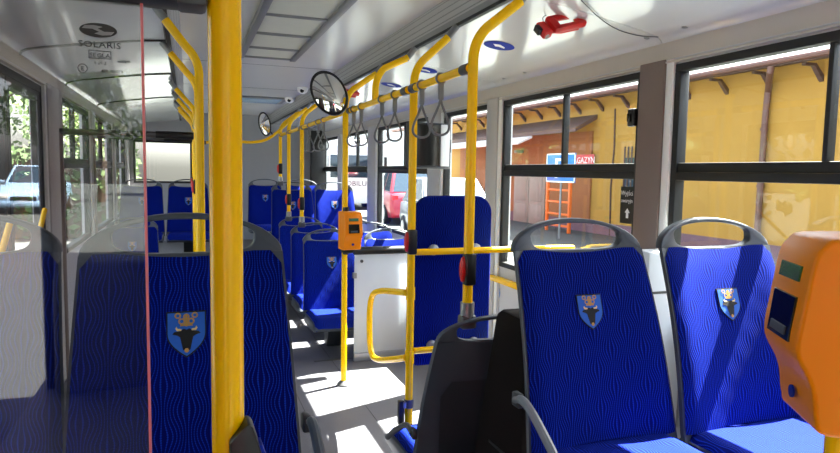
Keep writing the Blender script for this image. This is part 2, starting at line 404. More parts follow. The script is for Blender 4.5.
# ================================================================== SEATS
HB = .53     # backrest height to the shoulder corners
def by(s): return .012+.155*(s/HB)-.018*math.sin(PI*min(max(s/HB, 0), 1))
def cav(x): return -.026*(1-(x/.25)**2)
def hw(s): return .248-.026*max(0, min(1, s/HB))
def arm_path(side):
    x = side*.268
    return [(x, by(.16)+.0, .44), (x, by(.16)-.04, .452), (x, -.05, .435), (x, -.15, .375), (x, -.26, .30)]
def make_seat():
    t = empty('passenger_chair')
    H0 = .305
    # upholstered backrest pad
    def stop(x):
        u = abs(x)
        return HB-.012*math.cos(min(u/.15, 1)*PI/2)**1.0
    NX, NS = 20, 18; vs = []; fs = []
    for j in range(NS+1):
        for i in range(NX+1):
            u = -1+2*i/NX; v = j/NS
            h = hw(v*HB)-.006
            # rounded upper corners
            rc = .028; dz = max(0, v*HB-(HB-rc)); h2 = h-(rc-math.sqrt(max(0, rc*rc-dz*dz)))*.8
            x = u*h2; s = v*stop(x)
            off = .020+.010*(1-abs(u)**8)*(1-.85*v**14)+.012*abs(u)**3*(1-v)**.3*(1-abs(u)**10)
            vs.append((x, by(s)-off-cav(x), H0+s))
    W_ = NX+1
    for j in range(NS):
        for i in range(NX): fs.append((j*W_+i, j*W_+i+1, (j+1)*W_+i+1, (j+1)*W_+i))
    MB().add(vs, fs).build('backrest_pad', 'fabric', t, smooth=60)
    # plastic shell: front rim and back
    vs = []; fs = []; NX2, NS2 = 14, 12
    for layer in (0, 1):
        for j in range(NS2+1):
            for i in range(NX2+1):
                u = -1+2*i/NX2; v = j/NS2; s = -.05+v*(HB+.05-.002)
                h = hw(s); x = u*h
                if v == 1: s = min(s, stop(x)-.001)
                off = .017 if layer == 0 else -.002-.045*(1-abs(u)**4)*(1-.6*v)
                if layer == 1: x *= .985
                vs.append((x, by(s)-off-cav(x), H0+s))
    W2 = NX2+1; n1 = W2*(NS2+1)
    for L in (0, 1):
        for j in range(NS2):
            for i in range(NX2):
                q = (L*n1+j*W2+i, L*n1+j*W2+i+1, L*n1+(j+1)*W2+i+1, L*n1+(j+1)*W2+i); fs.append(q if L == 0 else q[::-1])
    for j in range(NS2):
        for i in (0, NX2): fs.append((j*W2+i, (j+1)*W2+i, n1+(j+1)*W2+i, n1+j*W2+i))
    for i in range(NX2):
        for j in (0, NS2): fs.append((j*W2+i, j*W2+i+1, n1+j*W2+i+1, n1+j*W2+i))
    sh = MB().add(vs, fs).build('backrest_shell', 'shell', t, smooth=40)
    # molded recess on the back of the shell
    m = MB(); vs = []; 
    for s, k in ((.04, .17), (.30, .185), (.36, .15)):
        for x in (-k, -k*.5, 0, k*.5, k): vs.append((x, by(s)+.049-.028*(s/HB)-cav(x), H0+s))
    m.add(vs, [(r*5+i, r*5+i+1, (r+1)*5+i+1, (r+1)*5+i) for r in (0, 1) for i in range(4)]).build('back_inset', 'shell_dark', sh)
    # arched top handle with its opening
    N = 40; outer = []; inner = []
    h0 = hw(HB)
    for k in range(N):
        a = 2*PI*k/N; c, s_ = math.cos(a), math.sin(a)
        if s_ >= 0:
            o_ = (h0*c, .090*abs(s_)**1.05); i_ = (.158*c, .040+.036*abs(s_))
        else:
            o_ = (h0*math.copysign(abs(c)**.8, c), -.014*abs(s_)); i_ = (.158*math.copysign(abs(c)**.45, c), .040-.043*abs(s_)**.6)
        outer.append(o_); inner.append(i_)
    vs = []
    for off in (.0165, -.012):
        for ring, d in ((outer, 0), (inner, 0)):
            for x, z in ring: vs.append((x, by(HB+z*.9)-off-cav(x), H0+HB+z-.002))
    fs = []
    for k in range(N):
        k2 = (k+1) % N
        fs += [(k, k2, N+k2, N+k), (2*N+k, 3*N+k, 3*N+k2, 2*N+k2), (k, 2*N+k, 2*N+k2, k2), (N+k, N+k2, 3*N+k2, 3*N+k)]
    MB().add(vs, fs).build('top_handle', 'shell', t, bevel=.006, smooth=60)
    # cushion: upholstered top, plastic pan
    vs = []; fs = []; NY = 12
    for j in range(NY+1):
        v = j/NY; y = .02-.44*v
        for i in range(NX+1):
            u = -1+2*i/NX; hh = .228*(1-.10*max(0, v-.75)**2*8*.5)
            z = H0-.004+.012*abs(u)**2.5+.006*math.sin(v*PI)-.055*max(0, (v-.8)/.2)**2-.03*abs(u)**14
            vs.append((u*hh, y, z))
    for j in range(NY):
        for i in range(NX): fs.append((j*W_+i, (j+1)*W_+i, (j+1)*W_+i+1, j*W_+i+1))
    MB().add(vs, fs).build('cushion', 'fabric_flat', t, smooth=60)
    MB().prism([(.03, H0-.10), (.03, H0-.02), (-.2, H0-.022), (-.36, H0-.03), (-.425, H0-.062), (-.40, H0-.085), (-.2, H0-.10)], 'x', -.236, .236).build('seat_pan', 'shell', t, .008)
    MB().prism([(.0, .0), (-.10, H0-.095), (.06, H0-.095), (.10, 0)], 'x', -.06, .06).build('pedestal', 'shell_dark', t, .006)
    # emblem: shield with a bull's head and an ornament above it
    s0 = .352; em = empty('emblem'); em.parent = t
    bpy.data.objects.remove(em)
    tilt = math.atan2(by(s0+.05)-by(s0-.05), .1)
    def plate(name, polys, y0, y1, m, parent=None):
        mb = MB()
        for pg in polys: mb.prism(pg, 'y', y0, y1)
        return mb.build(name, m, parent, smooth=0)
    def shield(k):
        w2, h2 = .0425*k, .052*k
        L = [(-w2, h2), (w2, h2), (w2, h2*.05)]+[(w2*(1-(i/8)**2.0), h2*.05-h2*1.05*i/8) for i in range(1, 8)]+[(0, -h2)]
        L += [(-x, z) for x, z in L[2:-1][::-1]]
        return L
    eo = plate('emblem', [shield(1.0)], -.0010, .003, 'emblem_black', t)
    eo.location = (0, by(s0)-.0312+.0255, H0+s0); eo.rotation_euler = (-tilt, 0, 0)
    plate('shield_field', [shield(.93)], -.0018, -.0008, 'emblem_blue', eo)
    head = [(-.012,.008),(-.026,.006),(-.030,.001),(-.020,-.002),(-.014,-.006),(-.011,-.020),(-.008,-.034),(0,-.040),(.008,-.034),(.011,-.020),(.014,-.006),(.020,-.002),(.030,.001),(.026,.006),(.012,.008),(.006,.013),(0,.010),(-.006,.013)]
    plate('bull_head', [head], -.0026, -.0016, 'emblem_black', eo)
    hornL = [(-.011,.008),(-.020,.008),(-.0235,.013),(-.021,.018),(-.019,.013),(-.011,.012)]
    plate('horn', [hornL], -.0030, -.0020, 'emblem_horn', eo); plate('horn', [[(-x, z) for x, z in hornL[::-1]]], -.0030, -.0020, 'emblem_horn', eo)
    orn = []
    for cx, cz, rr_ in ((-.018,.042,.007), (.018,.042,.007), (-.010,.029,.0075), (.010,.029,.0075), (0,.039,.007), (0,.022,.005)):
        pts = arc(cx, cz, rr_, 0, 2*PI, 10)[:-1]; pin = arc(cx, cz, rr_*.55, 0, 2*PI, 10)[:-1]
        orn.append((pts, pin))
    mb = MB()
    for pts, pin in orn:
        n = len(pts)
        mb.add([(x, -.0028, z) for x, z in pts]+[(x, -.0028, z) for x, z in pin], [(i, (i+1) % n, n+(i+1) % n, n+i) for i in range(n)])
    mb.prism([(-.003,.020),(.003,.020),(.002,.046),(-.002,.046)], 'y', -.0028, -.0018); mb.prism([(-.014,.0185),(.014,.0185),(.012,.022),(-.012,.022)], 'y', -.0028, -.0018)
    mb.build('ornament', 'emblem_gold', eo, smooth=0)
    plate('muzzle', [arc(0, -.036, .005, 0, 2*PI, 10)[:-1]], -.0030, -.0024, 'emblem_gold', eo)
    return t
seat0 = make_seat(); used = [False]; proto_children = list(seat0.children)
def seat(x, ycorner, base, label, group, arm=0, arm_mat='shell', rz=0):
    """x: centre of the seat, ycorner: y of the shoulder corners"""
    if not used[0]: t = seat0; used[0] = True
    else:
        t = seat0.copy(); COL.objects.link(t)
        for c in proto_children: copy_tree(c, t)
    t.location = (x, ycorner-by(HB) if rz == 0 else ycorner+by(HB), base); t.rotation_euler = (0, 0, rz)
    tag(t, label, 'seat', group)
    if arm:
        MB().tube(spline(arm_path(arm), 5), [.010]*3+[.012]*18, 10).build('armrest', arm_mat, t)
        box('armrest_pivot', (arm*.250, by(.16)-.02, .42), (arm*.270, by(.16)+.02, .46), 'shell_dark', t, .006)
    return t
G1 = 'front pair of seats'; 
seat(-.008, 1.56, STEP+.025, 'blue fabric seat with grey arched handle behind the thick yellow pole', 'blue patterned bus seats', arm=1)
seat(-.497, 1.64, STEP+.025, 'blue fabric seat cut off at the left edge behind the glass partition', 'blue patterned bus seats')
seat(1.098, 1.60, STEP, 'large blue fabric seat with light grey armrest beside the dark box', 'blue patterned bus seats', arm=-1, arm_mat='armrest_grey')
seat(1.594, 1.57, STEP, 'blue fabric seat behind the big orange ticket validator', 'blue patterned bus seats')
seat(1.08, 5.05, 0, 'low blue aisle seat just behind the pole with the small validator', 'blue patterned bus seats')
seat(1.59, 5.05, 0, 'low blue window seat behind the white panel, only its handle arch showing', 'blue patterned bus seats')
seat(1.08, 5.70, 0, 'low blue aisle seat, second of three in the row behind the validator pole', 'blue patterned bus seats')
seat(1.59, 5.70, 0, 'low blue window seat in the second row behind the white panel', 'blue patterned bus seats')
seat(1.08, 6.48, 0, 'low blue aisle seat, rearmost of the three low ones, below the raised seats', 'blue patterned bus seats')
seat(1.085, 7.12, STEP, 'raised blue aisle seat with a pole clamped to its handle', 'blue patterned bus seats')
seat(1.585, 7.22, STEP, 'raised blue window seat beside the white coach seen outside', 'blue patterned bus seats')
seat(1.00, 9.0, STEP, 'blue seat against the rear wall nearest the aisle', 'blue patterned bus seats')
seat(1.51, 9.0, STEP, 'blue seat against the rear wall half hidden behind a raised aisle seat', 'blue patterned bus seats')
seat(-.51, 8.1, STEP, 'blue kerb side window seat at the rear, seen through the glass partition', 'blue patterned bus seats')
seat(.0, 8.1, STEP, 'blue kerb side aisle seat at the rear, left of the yellow poles', 'blue patterned bus seats')
seat(-.50, 6.5, 0, 'low blue kerb side seat behind the left front seat handle', 'blue patterned bus seats')
# rear-facing seat: its grey back is towards the camera
seat(1.06, 2.08, -.04, 'rear facing seat showing its dark grey plastic back under the yellow pole', 'blue patterned bus seats', arm=1, arm_mat='shell_dark', rz=PI)

# tall blue padded board on two yellow cross bars
pd = empty('wheelchair_backboard', (1.222, 2.84, .452)); tag(pd, 'tall rounded blue padded backboard bolted to yellow cross bars', 'backboard')
hwid, ht, rc = .205, .835, .085
pl_ = arc(hwid-rc, ht-rc, rc, 0, PI/2, 8)+arc(-hwid+rc, ht-rc, rc, PI/2, PI, 8)+arc(-hwid+.03, .03, .03, PI, 1.5*PI, 4)+arc(hwid-.03, .03, .03, 1.5*PI, 2*PI, 4)
MB().prism(pl_, 'y', -.012, .03).build('pad', 'fabric', pd, .012, smooth=50)
MB().prism([(x*.97, z*.99) for x, z in pl_], 'y', .03, .042).build('back_plate', 'shell_dark', pd)
for x in (-.11, .115):
    for z in (.573, .10): MB().lathe([(.027, 0), (.027, -.010), (.018, -.016)], (x, -.012, z), 14, 'y').build('bolt', 'clampmetal', pd)

# dark tapered box between the back-to-back seats
db = empty('engine_box', (1.0, 1.86, 0)); tag(db, 'dark brown tapered box behind the large blue front seat', 'box')
MB().prism([(.32, 0), (.075, .915), (.04, .935), (-.10, .935), (-.13, .90), (-.13, 0)], 'x', 0, .22).build('cover', 'box_dark', db, .012)
for z in (.28, .36, .44): box('vent_slit', (-.002, -.06, z), (.004, .10, z+.012), 'black', db)

# ================================================================== POLES AND RAILS
PR = .0185
def bend(x, y, z0, side=1, xt=1.138, zt=2.022, zb=1.80, n=8):
    """vertical pole bending outwards towards the ceiling slot"""
    r = .16; a = math.radians(47)
    pts = [(x, y, z0), (x, y, zb-.2)]
    for i in range(n+1):
        t = a*i/n; pts.append((x+side*r*(1-math.cos(t)), y, zb+r*math.sin(t)))
    pts.append((xt, y, zt)); return pts
def pole(x, y, z0, label, side=1, button=None, clamp=False, foot=False, slot=True, bz=None, group='yellow grab poles', bside=-1):
    o = empty('grab_pole', (x, y, z0)); tag(o, label, 'pole', group)
    xt = 1.138 if side > 0 else -.083
    pts = [(p[0]-x, 0, p[2]-z0) for p in bend(x, y, z0+(.0), side, xt)]
    MB().tube(pts, PR, 16).build('pole_tube', 'yellow', o)
    e = pts[-1]; dx = .028*side
    MB().tube([(e[0]-dx*.4, 0, e[2]-.012), (e[0]+dx*1.5, 0, e[2]+.055)], PR*.9, 12).build('ceiling_socket', 'frame_grey', o)
    if bz:
        h = .058
        box('button_housing', (-.021, -.030, bz-z0-h), (.021, .012, bz-z0+h), 'black', o, .008)
        MB().lathe([(.030, 0), (.028, -.010), (.018, -.016)], (0, 0, 0), 16, 'x').build('stop_button', 'red', o, loc=(-.020, -.008, bz-z0), rot=(0, 0, 0)).scale = (1, .5, 1.6)
    if clamp:
        MB().tube([(0, 0, -.07), (0, 0, .012)], .026, 12).build('seat_clamp', 'clampmetal', o)
        box('clamp_block', (-.03, -.026, -.085), (.03, .026, -.035), 'sleeve', o, .01)
    if foot: MB().lathe([(.045, 0), (.045, .008), (.024, .03)], (0, 0, 0), 18).build('floor_flange', 'sleeve', o)
    return o
RX = .956
pole(.975, 2.76, 0, 'yellow pole to the floor holding the loop guard and blue board bars', bz=1.075, foot=True)
p475 = pole(.957, 2.08, .915, 'yellow pole clamped to the rear facing seat, with a long stop button', clamp=True, bz=1.05)
pole(.940, 3.95, 0, 'yellow pole to the floor carrying the small orange validator', foot=True)
pole(RX, 5.68, .97, 'yellow pole clamped to the second low aisle seat', clamp=True, bz=1.10)
pole(RX, 6.46, .965, 'yellow pole clamped to the rearmost low aisle seat', clamp=True, bz=1.10)
pole(RX, 7.08, 1.31, 'yellow pole clamped to the raised aisle seat', clamp=True, bz=1.41)
# stub between rail and ceiling
st = empty('rail_stub', (RX, 3.33, 1.775)); tag(st, 'short bent yellow stub from the handrail up to the ceiling slot', 'pole')
pts = [(p[0]-RX, 0, p[2]-1.775) for p in bend(RX, 3.33, 1.775, 1, zb=1.84)]; pts = [pts[0]]+pts[2:]
MB().tube(pts, PR, 14).build('stub_tube', 'yellow', st); MB().tube([(pts[-1][0]-.01, 0, pts[-1][2]-.012), (pts[-1][0]+.042, 0, pts[-1][2]+.055)], PR*.9, 12).build('ceiling_socket', 'frame_grey', st)
# handrail
hr = empty('overhead_handrail', (RX, 2.08, 1.775)); tag(hr, 'long yellow overhead handrail running along the window side', 'handrail')
ys = [2.10, 2.74, 2.78, 3.93, 3.97, 5.66, 5.70, 6.44, 6.48, 7.05]
for i in range(0, len(ys), 2):
    tube('rail_tube', [(0, ys[i]-2.08, 0), (0, ys[i+1]-2.08, 0)], .0165, 'yellow', hr, 14)
    for y in (ys[i]+.035, ys[i+1]-.035): tube('joint_sleeve', [(0, y-.03-2.08, 0), (0, y+.03-2.08, 0)], .0205, 'sleeve', hr, 14)
# kerb side poles
LP = [(.05, 2.93, 'nearest of the kerb side poles, leaning behind the thick yellow pole'), (.055, 3.75, 'second kerb side pole bending to the left ceiling slot'),
      (.06, 5.40, 'third kerb side pole bending to the left ceiling slot'), (.06, 6.2, 'fourth kerb side pole bending to the left ceiling slot'), (.06, 7.0, 'fifth kerb side pole bending to the left ceiling slot'), (.06, 7.35, 'rearmost kerb side pole bending to the left ceiling slot')]
for x, y, l in LP: pole(x, y, STEP if y > 6.75 else 0, 'yellow '+l, side=-1, foot=True, bz=1.25 if y in (5.40, 7.0) else None)
lb = empty('kerb_side_rail', (.055, 3.75, 1.73)); tag(lb, 'yellow handrail along the kerb side poles', 'handrail')
tube('rail_tube', [(0, .02, 0), (.004, 4.1, 0)], .016, 'yellow', lb)
for y in (.06, 1.6, 2.4, 3.2): tube('joint_sleeve', [(0.002, y-.03, 0), (.002, y+.03, 0)], .0205, 'sleeve', lb)
# screens' cross rails behind the middle door
for y, z, l in ((4.62, 1.62, 'dark cross rail behind the middle door, the nearer one'), (6.15, 1.66, 'dark cross rail behind the middle door, the farther one')):
    o = empty('partition_rail', (XL, y, z)); tag(o, l, 'rail')
    tube('rail_tube', [(.0, 0, 0), (.60, 0, 0)], .020, 'sleeve', o); tube('rail_end', [(.60, 0, 0), (.84, 0, 0)], .025, 'black', o)
    tube('post', [(.03, 0, -z+.0), (.03, 0, .0)], .018, 'pillar', o)
# loop guard
g = empty('loop_guard', (.975, 2.76, .35)); tag(g, 'yellow rounded loop guard fixed to the floor pole', 'guard')
def rel(o, pts): return [tuple(Vector(p)-o.location) for p in pts]
lp = [(.955, 2.755, .835), (.955, 2.95, .805), (.955, 3.18, .765), (.955, 3.33, .715), (.955, 3.39, .62), (.955, 3.385, .45), (.955, 3.33, .375), (.955, 3.2, .385), (.955, 2.95, .46), (.955, 2.755, .525)]
MB().tube(rel(g, spline(lp, 6)), .0165, 14).build('loop_tube', 'yellow', g)
for z in (.83, .525): MB().tube([(0, 0, z-.38), (0, 0, z-.32)], .022, 14).build('collar', 'yellow', g)
# belt buckle clip on the pole
bc = empty('belt_clip', (.975, 2.76, .30)); tag(bc, 'black belt clip strapped to the floor pole', 'clip')
MB().lathe([(.024, -.02), (.024, .02)], (0, 0, 0), 16).build('strap_band', 'sleeve', bc); box('buckle', (-.055, -.02, -.10), (-.025, .015, .02), 'black', bc, .008)
box('latch', (-.035, -.028, -.015), (-.02, .02, .015), 'clampmetal', bc, .004)
# cross bars of the backboard
for z, l, xe in ((1.025, 'upper yellow cross bar in front of the blue backboard', 1.87), (.552, 'lower yellow cross bar under the loop guard', 1.45)):
    o = empty('cross_bar', (.975, 2.76, z)); tag(o, l, 'bar'); 
    P_ = [(.02, 0, 0), (xe-.965-.10, 0, 0), (xe-.965-.03, .02, -.01), (xe-.965, .06, -.03)]
    MB().tube(spline(P_, 5), .0155, 14).build('bar_tube', 'yellow', o); tube('wall_mount', [(P_[-1][0], .055, -.03), (P_[-1][0]+.028, .055, -.03)], .02, 'sleeve', o)
# white partition panel
wp = empty('partition_panel', (1.13, 4.435, 0)); tag(wp, 'white partition panel with black top rail beside the loop guard', 'partition')
box('panel', (.0, -.006, .06), (.74, .006, .80), 'frosted_panel', wp, .003); tube('top_rail', [(-.005, 0, .82), (.745, 0, .82)], .03, 'black', wp)
box('bottom_strip', (.0, -.018, .0), (.74, .018, .06), 'alu', wp, .003); box('hinge', (-.012, -.02, .62), (.014, .02, .66), 'clampmetal', wp, .003)
MB().lathe([(.012, -.014), (.012, -.020)], (.05, 0, .745), 12, 'y').build('screw_cap', 'sleeve', wp)

# thick near pole, top bar and glass partition
PY = .745
np_ = empty('grab_pole', (.040, PY, 0)); tag(np_, 'thick yellow pole in the foreground with a black button box', 'pole', 'yellow grab poles')
MB().tube([(0, 0, 0), (0, 0, 2.19)], .0182, 28).build('pole_tube', 'yellow', np_); MB().lathe([(.05, 0), (.05, .01), (.026, .03)], (0, 0, 0), 20).build('floor_flange', 'sleeve', np_)
bb_ = MB().prism([(-.010, -.16), (.040, -.16), (.048, -.10), (.038, -.03), (.016, .046), (.010, .050), (-.002, .038), (-.010, .030)], 'y', -.030, .004).build('button_box', 'black', np_, .005, loc=(.010, 0, 1.062))
MB().prism([(.043, -.15), (.052, -.10), (.0435, -.03), (.026, .022), (.0225, .022), (.037, -.03), (.046, -.10)], 'y', -.027, -.004).build('blue_insert', 'sticker_blue', bb_)
tb = empty('partition_top_bar', (XL, PY, 1.592)); tag(tb, 'dark bar along the top of the glass partition', 'bar')
box('bar_body', (0, -.022, -.020), (.80, .022, .022), 'shell_dark', tb, .008); box('clamp', (.79, -.023, -.021), (.822, .023, .023), 'sleeve', tb, .006)
gp = empty('glass_partition', (XL, PY, .35)); tag(gp, 'clear glass partition pane with a printed maker mark at upper left', 'partition')
box('glass_pane', (.01, -.004, 0), (.755, .004, 1.222), 'pane_partition', gp); box('glass_edge', (.755, -.004, 0), (.7575, .004, 1.222), 'pink_highlight', gp)
box('lower_clamp', (.60, -.014, -.02), (.66, .014, .04), 'clampmetal', gp, .004)
def on_pane(px, pz): return (px-XL, -.0052, pz-.35)
lx, lz = -.0850, 1.5400
def ell(a, b, n=32, t0=0, t1=2*PI): return [(a*math.cos(t0+(t1-t0)*i/n), b*math.sin(t0+(t1-t0)*i/n)) for i in range(n+(1 if t1-t0 < 6 else 0))]
lg = MB().prism(ell(.0175, .0072), 'y', -.0004, 0).build('maker_logo', 'black', gp, smooth=0, loc=on_pane(lx, lz))
sw = [(-.0150, .0010), (-.0125, .0040), (-.004, .0048), (.004, .0036), (-.0005, .0016), (.0055, -.0012), (.0150, -.0008), (.0120, -.0040), (.0035, -.0050), (-.0035, -.0036), (.001, -.0016), (-.0055, .0010)]
MB().prism(sw, 'y', -.0010, -.0004).build('logo_stroke', 'frame_grey', lg, smooth=0)
def ptxt(name, s, x, z, size, **k): return text(name, s, size, 'black', gp, on_pane(x, z), (PI/2, 0, 0), **k)
ptxt('maker_name', 'SOLARIS', lx+.001, lz-.0175, .0088, scale=(1.22, 1, 1))
ptxt('glass_maker', 'SEGLA', lx+.001, lz-.0275, .0062, scale=(1.1, 1, 1))
fr = MB()
for a, b, c, d in ((-.0105, .0105, .0064, .0058), (-.0105, .0105, -.0018, -.0012), (-.0105, -.0099, -.0018, .0064), (.0099, .0105, -.0018, .0064)): fr.box((a, -.0004, c), (b, 0, d))
fr.build('maker_frame', 'black', gp, smooth=0, loc=on_pane(lx+.001, lz-.0270))
ptxt('date_code', '1 2 1 2', lx+.001, lz-.0345, .0040); ptxt('approval_number', '43R-001019', lx+.012, lz-.0425, .0042)
ring = MB(); o_, i_ = arc(0, 0, .0046, 0, 2*PI, 20)[:-1], arc(0, 0, .0040, 0, 2*PI, 20)[:-1]
ring.add([(x, 0, z) for x, z in o_]+[(x, 0, z) for x, z in i_], [(i, (i+1) % 20, 20+(i+1) % 20, 20+i) for i in range(20)]).build('approval_ring', 'black', gp, loc=on_pane(lx-.0155, lz-.0395), smooth=0)
ptxt('approval_letter', 'E', lx-.0155, lz-.0418, .0062)

# ================================================================== SMALL INTERIOR THINGS
def validator(loc, rz, label, sc_=1.0):
    o = empty('ticket_validator', loc, (0, 0, rz)); tag(o, label, 'validator', 'orange ticket validators'); o.scale = (sc_,)*3
    prof = [(.075, .0), (-.035, .0), (-.052, .02), (-.058, .06), (-.066, .085), (-.082, .115), (-.086, .14), (-.080, .19), (-.070, .262), (-.058, .285), (-.035, .298), (.075, .300)]
    sm = [tuple(p) for p in spline([(p[0], p[1], 0) for p in prof], 3)]
    MB().prism([(p[0], p[1]) for p in sm], 'x', -.073, .073).build('housing', 'validator', o, .014, smooth=40, seg=3)
    def onf(name, x0, x1, z0, z1, y0, y1, m, t=.003, par=o, bev=.001):
        mb = MB(); vs = [(x0, y0-t, z0), (x1, y0-t, z0), (x1, y1-t, z1), (x0, y1-t, z1), (x0, y0+.004, z0), (x1, y0+.004, z0), (x1, y1+.004, z1), (x0, y1+.004, z1)]
        return mb.add(vs, [(0,1,2,3), (4,7,6,5), (0,4,5,1), (1,5,6,2), (2,6,7,3), (3,7,4,0)]).build(name, m, par, bev, smooth=0)
    onf('display', -.040, .040, .228, .252, -.0755, -.0715, 'green_screen')
    rd = onf('card_reader', -.045, .045, .135, .205, -.0862, -.0785, 'black_gloss')
    MB().prism([(-.016, .185), (.016, .185), (0, .160)], 'y', -.0885, -.0875).build('arrow_mark', 'reader_grey', rd, smooth=0, rot=(math.radians(-6), 0, 0), loc=(0, .0165, .0))
    onf('ticket_slot', -.030, .030, .142, .156, -.0867, -.0850, 'shell', .004, rd)
    MB().lathe([(.010, 0), (.010, -.003)], (0, -.060, .045), 16, 'y').build('round_badge', 'sticker_blue', o)
    MB().lathe([(.004, 0), (.004, -.003)], (.0, -.058, .278), 10, 'y').build('lock', 'sleeve', o)
    box('bracket', (-.045, .02, -.035), (.045, .10, .0), 'black', o, .012); tube('bracket_collar', [(0, .095, -.05), (0, .095, .33)], .026, 'black', o)
    return o
validator((.955, 3.865, .905), math.radians(8), 'small orange ticket validator on the aisle pole', .80)
validator((1.026, .735, .988), math.radians(-121), 'large orange ticket validator at the right edge in the foreground', 1.07)
vp = empty('grab_pole', (1.118, .79, STEP)); tag(vp, 'yellow pole hidden behind the large foreground validator', 'pole', 'yellow grab poles')
MB().tube([(0, 0, 0), (0, 0, 1.84)], PR, 14).build('pole_tube', 'yellow', vp)

def make_strap():
    o = empty('hand_strap')
    # strap loop hanging from the rail at the origin
    L = []
    for k in range(29):
        a = -PI*.5+2*PI*k/28 if False else None
    top = -.075; pts = []
    for k in range(25):
        t = k/24; a = 2*PI*t
        wv = .046*math.sin(a)*math.sin(a/2)**.9
        pts.append((wv*1.05, .0, top-.150*(math.sin(a/2)**1.15)))
    MB().tube(pts, .0052, 8).build('strap_loop', 'strap', o)
    ring = [(.0205*math.cos(2*PI*k/16), 0, .0205*math.sin(2*PI*k/16)) for k in range(17)]

    MB().tube(ring, .0045, 6, False).build('rail_band', 'strap', o)
    box('clip', (-.011, -.008, -.085), (.011, .008, -.018), 'strap_clip', o, .004)
    return o
s0 = make_strap(); su = False
SP = [(2.38, 'strap nearest the foreground pole'), (2.60, 'second strap, just before the floor pole'), (2.98, 'first strap beyond the floor pole'), (3.20, 'second strap beyond the floor pole'), (3.62, 'strap close to the near side of the round mirror pole'), (3.80, 'strap right beside the round mirror pole'), (4.72, 'first of three small far straps'), (4.93, 'second of three small far straps'), (5.30, 'third and farthest small strap')]
for i, (y, l) in enumerate(SP):
    o = s0 if i == 0 else copy_tree(s0)
    o.location = (RX, y, 1.775); o.rotation_euler = (0, 0, math.radians(random.uniform(-12, 12)))
    tag(o, 'grey loop hand '+l, 'hand strap', 'grey hanging hand straps')

def convex_mirror(loc, rot, a, b, label, arm):
    o = empty('round_mirror', loc); tag(o, label, 'mirror', 'convex mirrors')
    hd = MB(); N = 36; rings = [(1.0, -.004), (1.0, .012), (.8, .03), (.4, .042), (0.02, .045)]
    for k, d in rings: pass
    vs = []; fs = []
    for k, d in [(.90, -.002), (1.0, -.004), (1.02, .01), (.85, .03), (.4, .042), (.02, .045)]:
        vs += [(a*k*math.cos(2*PI*i/N), d, b*k*math.sin(2*PI*i/N)) for i in range(N)]
    for j in range(5):
        for i in range(N): fs.append((j*N+i, j*N+(i+1) % N, (j+1)*N+(i+1) % N, (j+1)*N+i))
    h = hd.add(vs, fs).build('mirror_housing', 'black', o, rot=rot)
    vs = [(0, -.020, 0)]; fs = []
    for j in range(1, 9):
        k = j/8*.88; vs += [(a*k*math.cos(2*PI*i/N), -.020+.020*(j/8)**2, b*k*math.sin(2*PI*i/N)) for i in range(N)]
    fs += [(0, 1+i, 1+(i+1) % N) for i in range(N)]
    for j in range(7):
        for i in range(N): fs.append((1+j*N+i, 1+(j+1)*N+i, 1+(j+1)*N+(i+1) % N, 1+j*N+(i+1) % N))
    MB().add(vs, fs).build('mirror_face', 'convex_mirror', h, smooth=80)
    tube('mirror_arm', arm, .008, 'black', o)
    return o
convex_mirror((.785, 3.72, 1.855), (math.radians(-8), math.radians(-30), math.radians(-14)), .100, .140, 'large round convex mirror hanging beside the handrail', [(.02, .03, .0), (.08, .12, -.03), (.155, .21, -.04)])
convex_mirror((.765, 6.85, 1.875), (math.radians(-4), math.radians(-10), math.radians(28)), .072, .125, 'small distant round mirror on the curved yellow bar', [(0, .03, 0), (.06, .10, -.06), (.10, .15, -.10)])
cb = empty('mirror_bar', (.06, 7.0, 1.66)); tag(cb, 'curved yellow bar across the aisle carrying the distant mirror', 'bar')
MB().tube(spline([(.02, 0, 0), (.35, 0, .03), (.62, 0, .03), (.80, 0, .10), (1.09, 0, .37)], 6), .016, 12).build('bar_tube', 'yellow', cb); tube('joint_sleeve', [(.03, 0, 0), (.12, 0, .008)], .021, 'sleeve', cb)

def hammer(loc, rot, label, s=1.0):
    o = empty('emergency_hammer', loc, rot); o.scale = (s,)*3; tag(o, label, 'emergency hammer', 'red emergency hammers')
    m = MB()   # frame with handle opening, in local xy, thickness z
    for a, b in (((-.06, -.035, -.012), (.065, -.015, .012)), ((-.06, .018, -.012), (.065, .036, .012)), ((-.065, -.035, -.012), (-.035, .036, .012)), ((.045, -.035, -.012), (.070, .036, .012))): m.box(a, b)
    m.build('hammer_frame', 'red', o, .006)
    tube('hammer_handle', [(-.07, .0, -.02), (-.02, -.012, -.025), (.05, -.018, -.02)], .010, 'red', o)
    box('hammer_head', (-.105, -.03, -.03), (-.07, .03, .0), 'red', o, .006)
    MB().lathe([(.010, 0), (.009, .02), (.002, .032)], (-.09, -.03, -.02), 12, 'y').build('steel_tip', 'clampmetal', o, rot=(0, 0, 0)); 
    box('black_clip', (-.118, -.012, -.025), (-.10, .02, .0), 'black', o, .004)
    MB().tube(spline([(-.07, .03, -.01), (-.05, .06, -.012), (-.01, .065, -.01), (.02, .05, -.006)], 5), .0015, 6).build('tether', 'sleeve', o)
    return o
hammer((1.465, 2.29, 2.025), (math.radians(48), math.radians(-16), math.radians(4)), 'red emergency hammer on the cove panel above the near window', 1.18)
hammer((1.26, 5.2, 2.055), (math.radians(30), 0, math.radians(15)), 'red emergency hammer partly behind the large round mirror', 1.25)
wi = MB().tube(spline([(1.40, 2.085, 2.055), (1.57, 2.2, 2.030), (1.70, 2.255, 2.009), (1.80, 2.25, 1.993), (1.855, 2.19, 1.980)], 6), .0022, 6).build('cable', 'sleeve')
tag(wi, 'thin dark cable hanging along the cove panel by the hammer', 'cable')
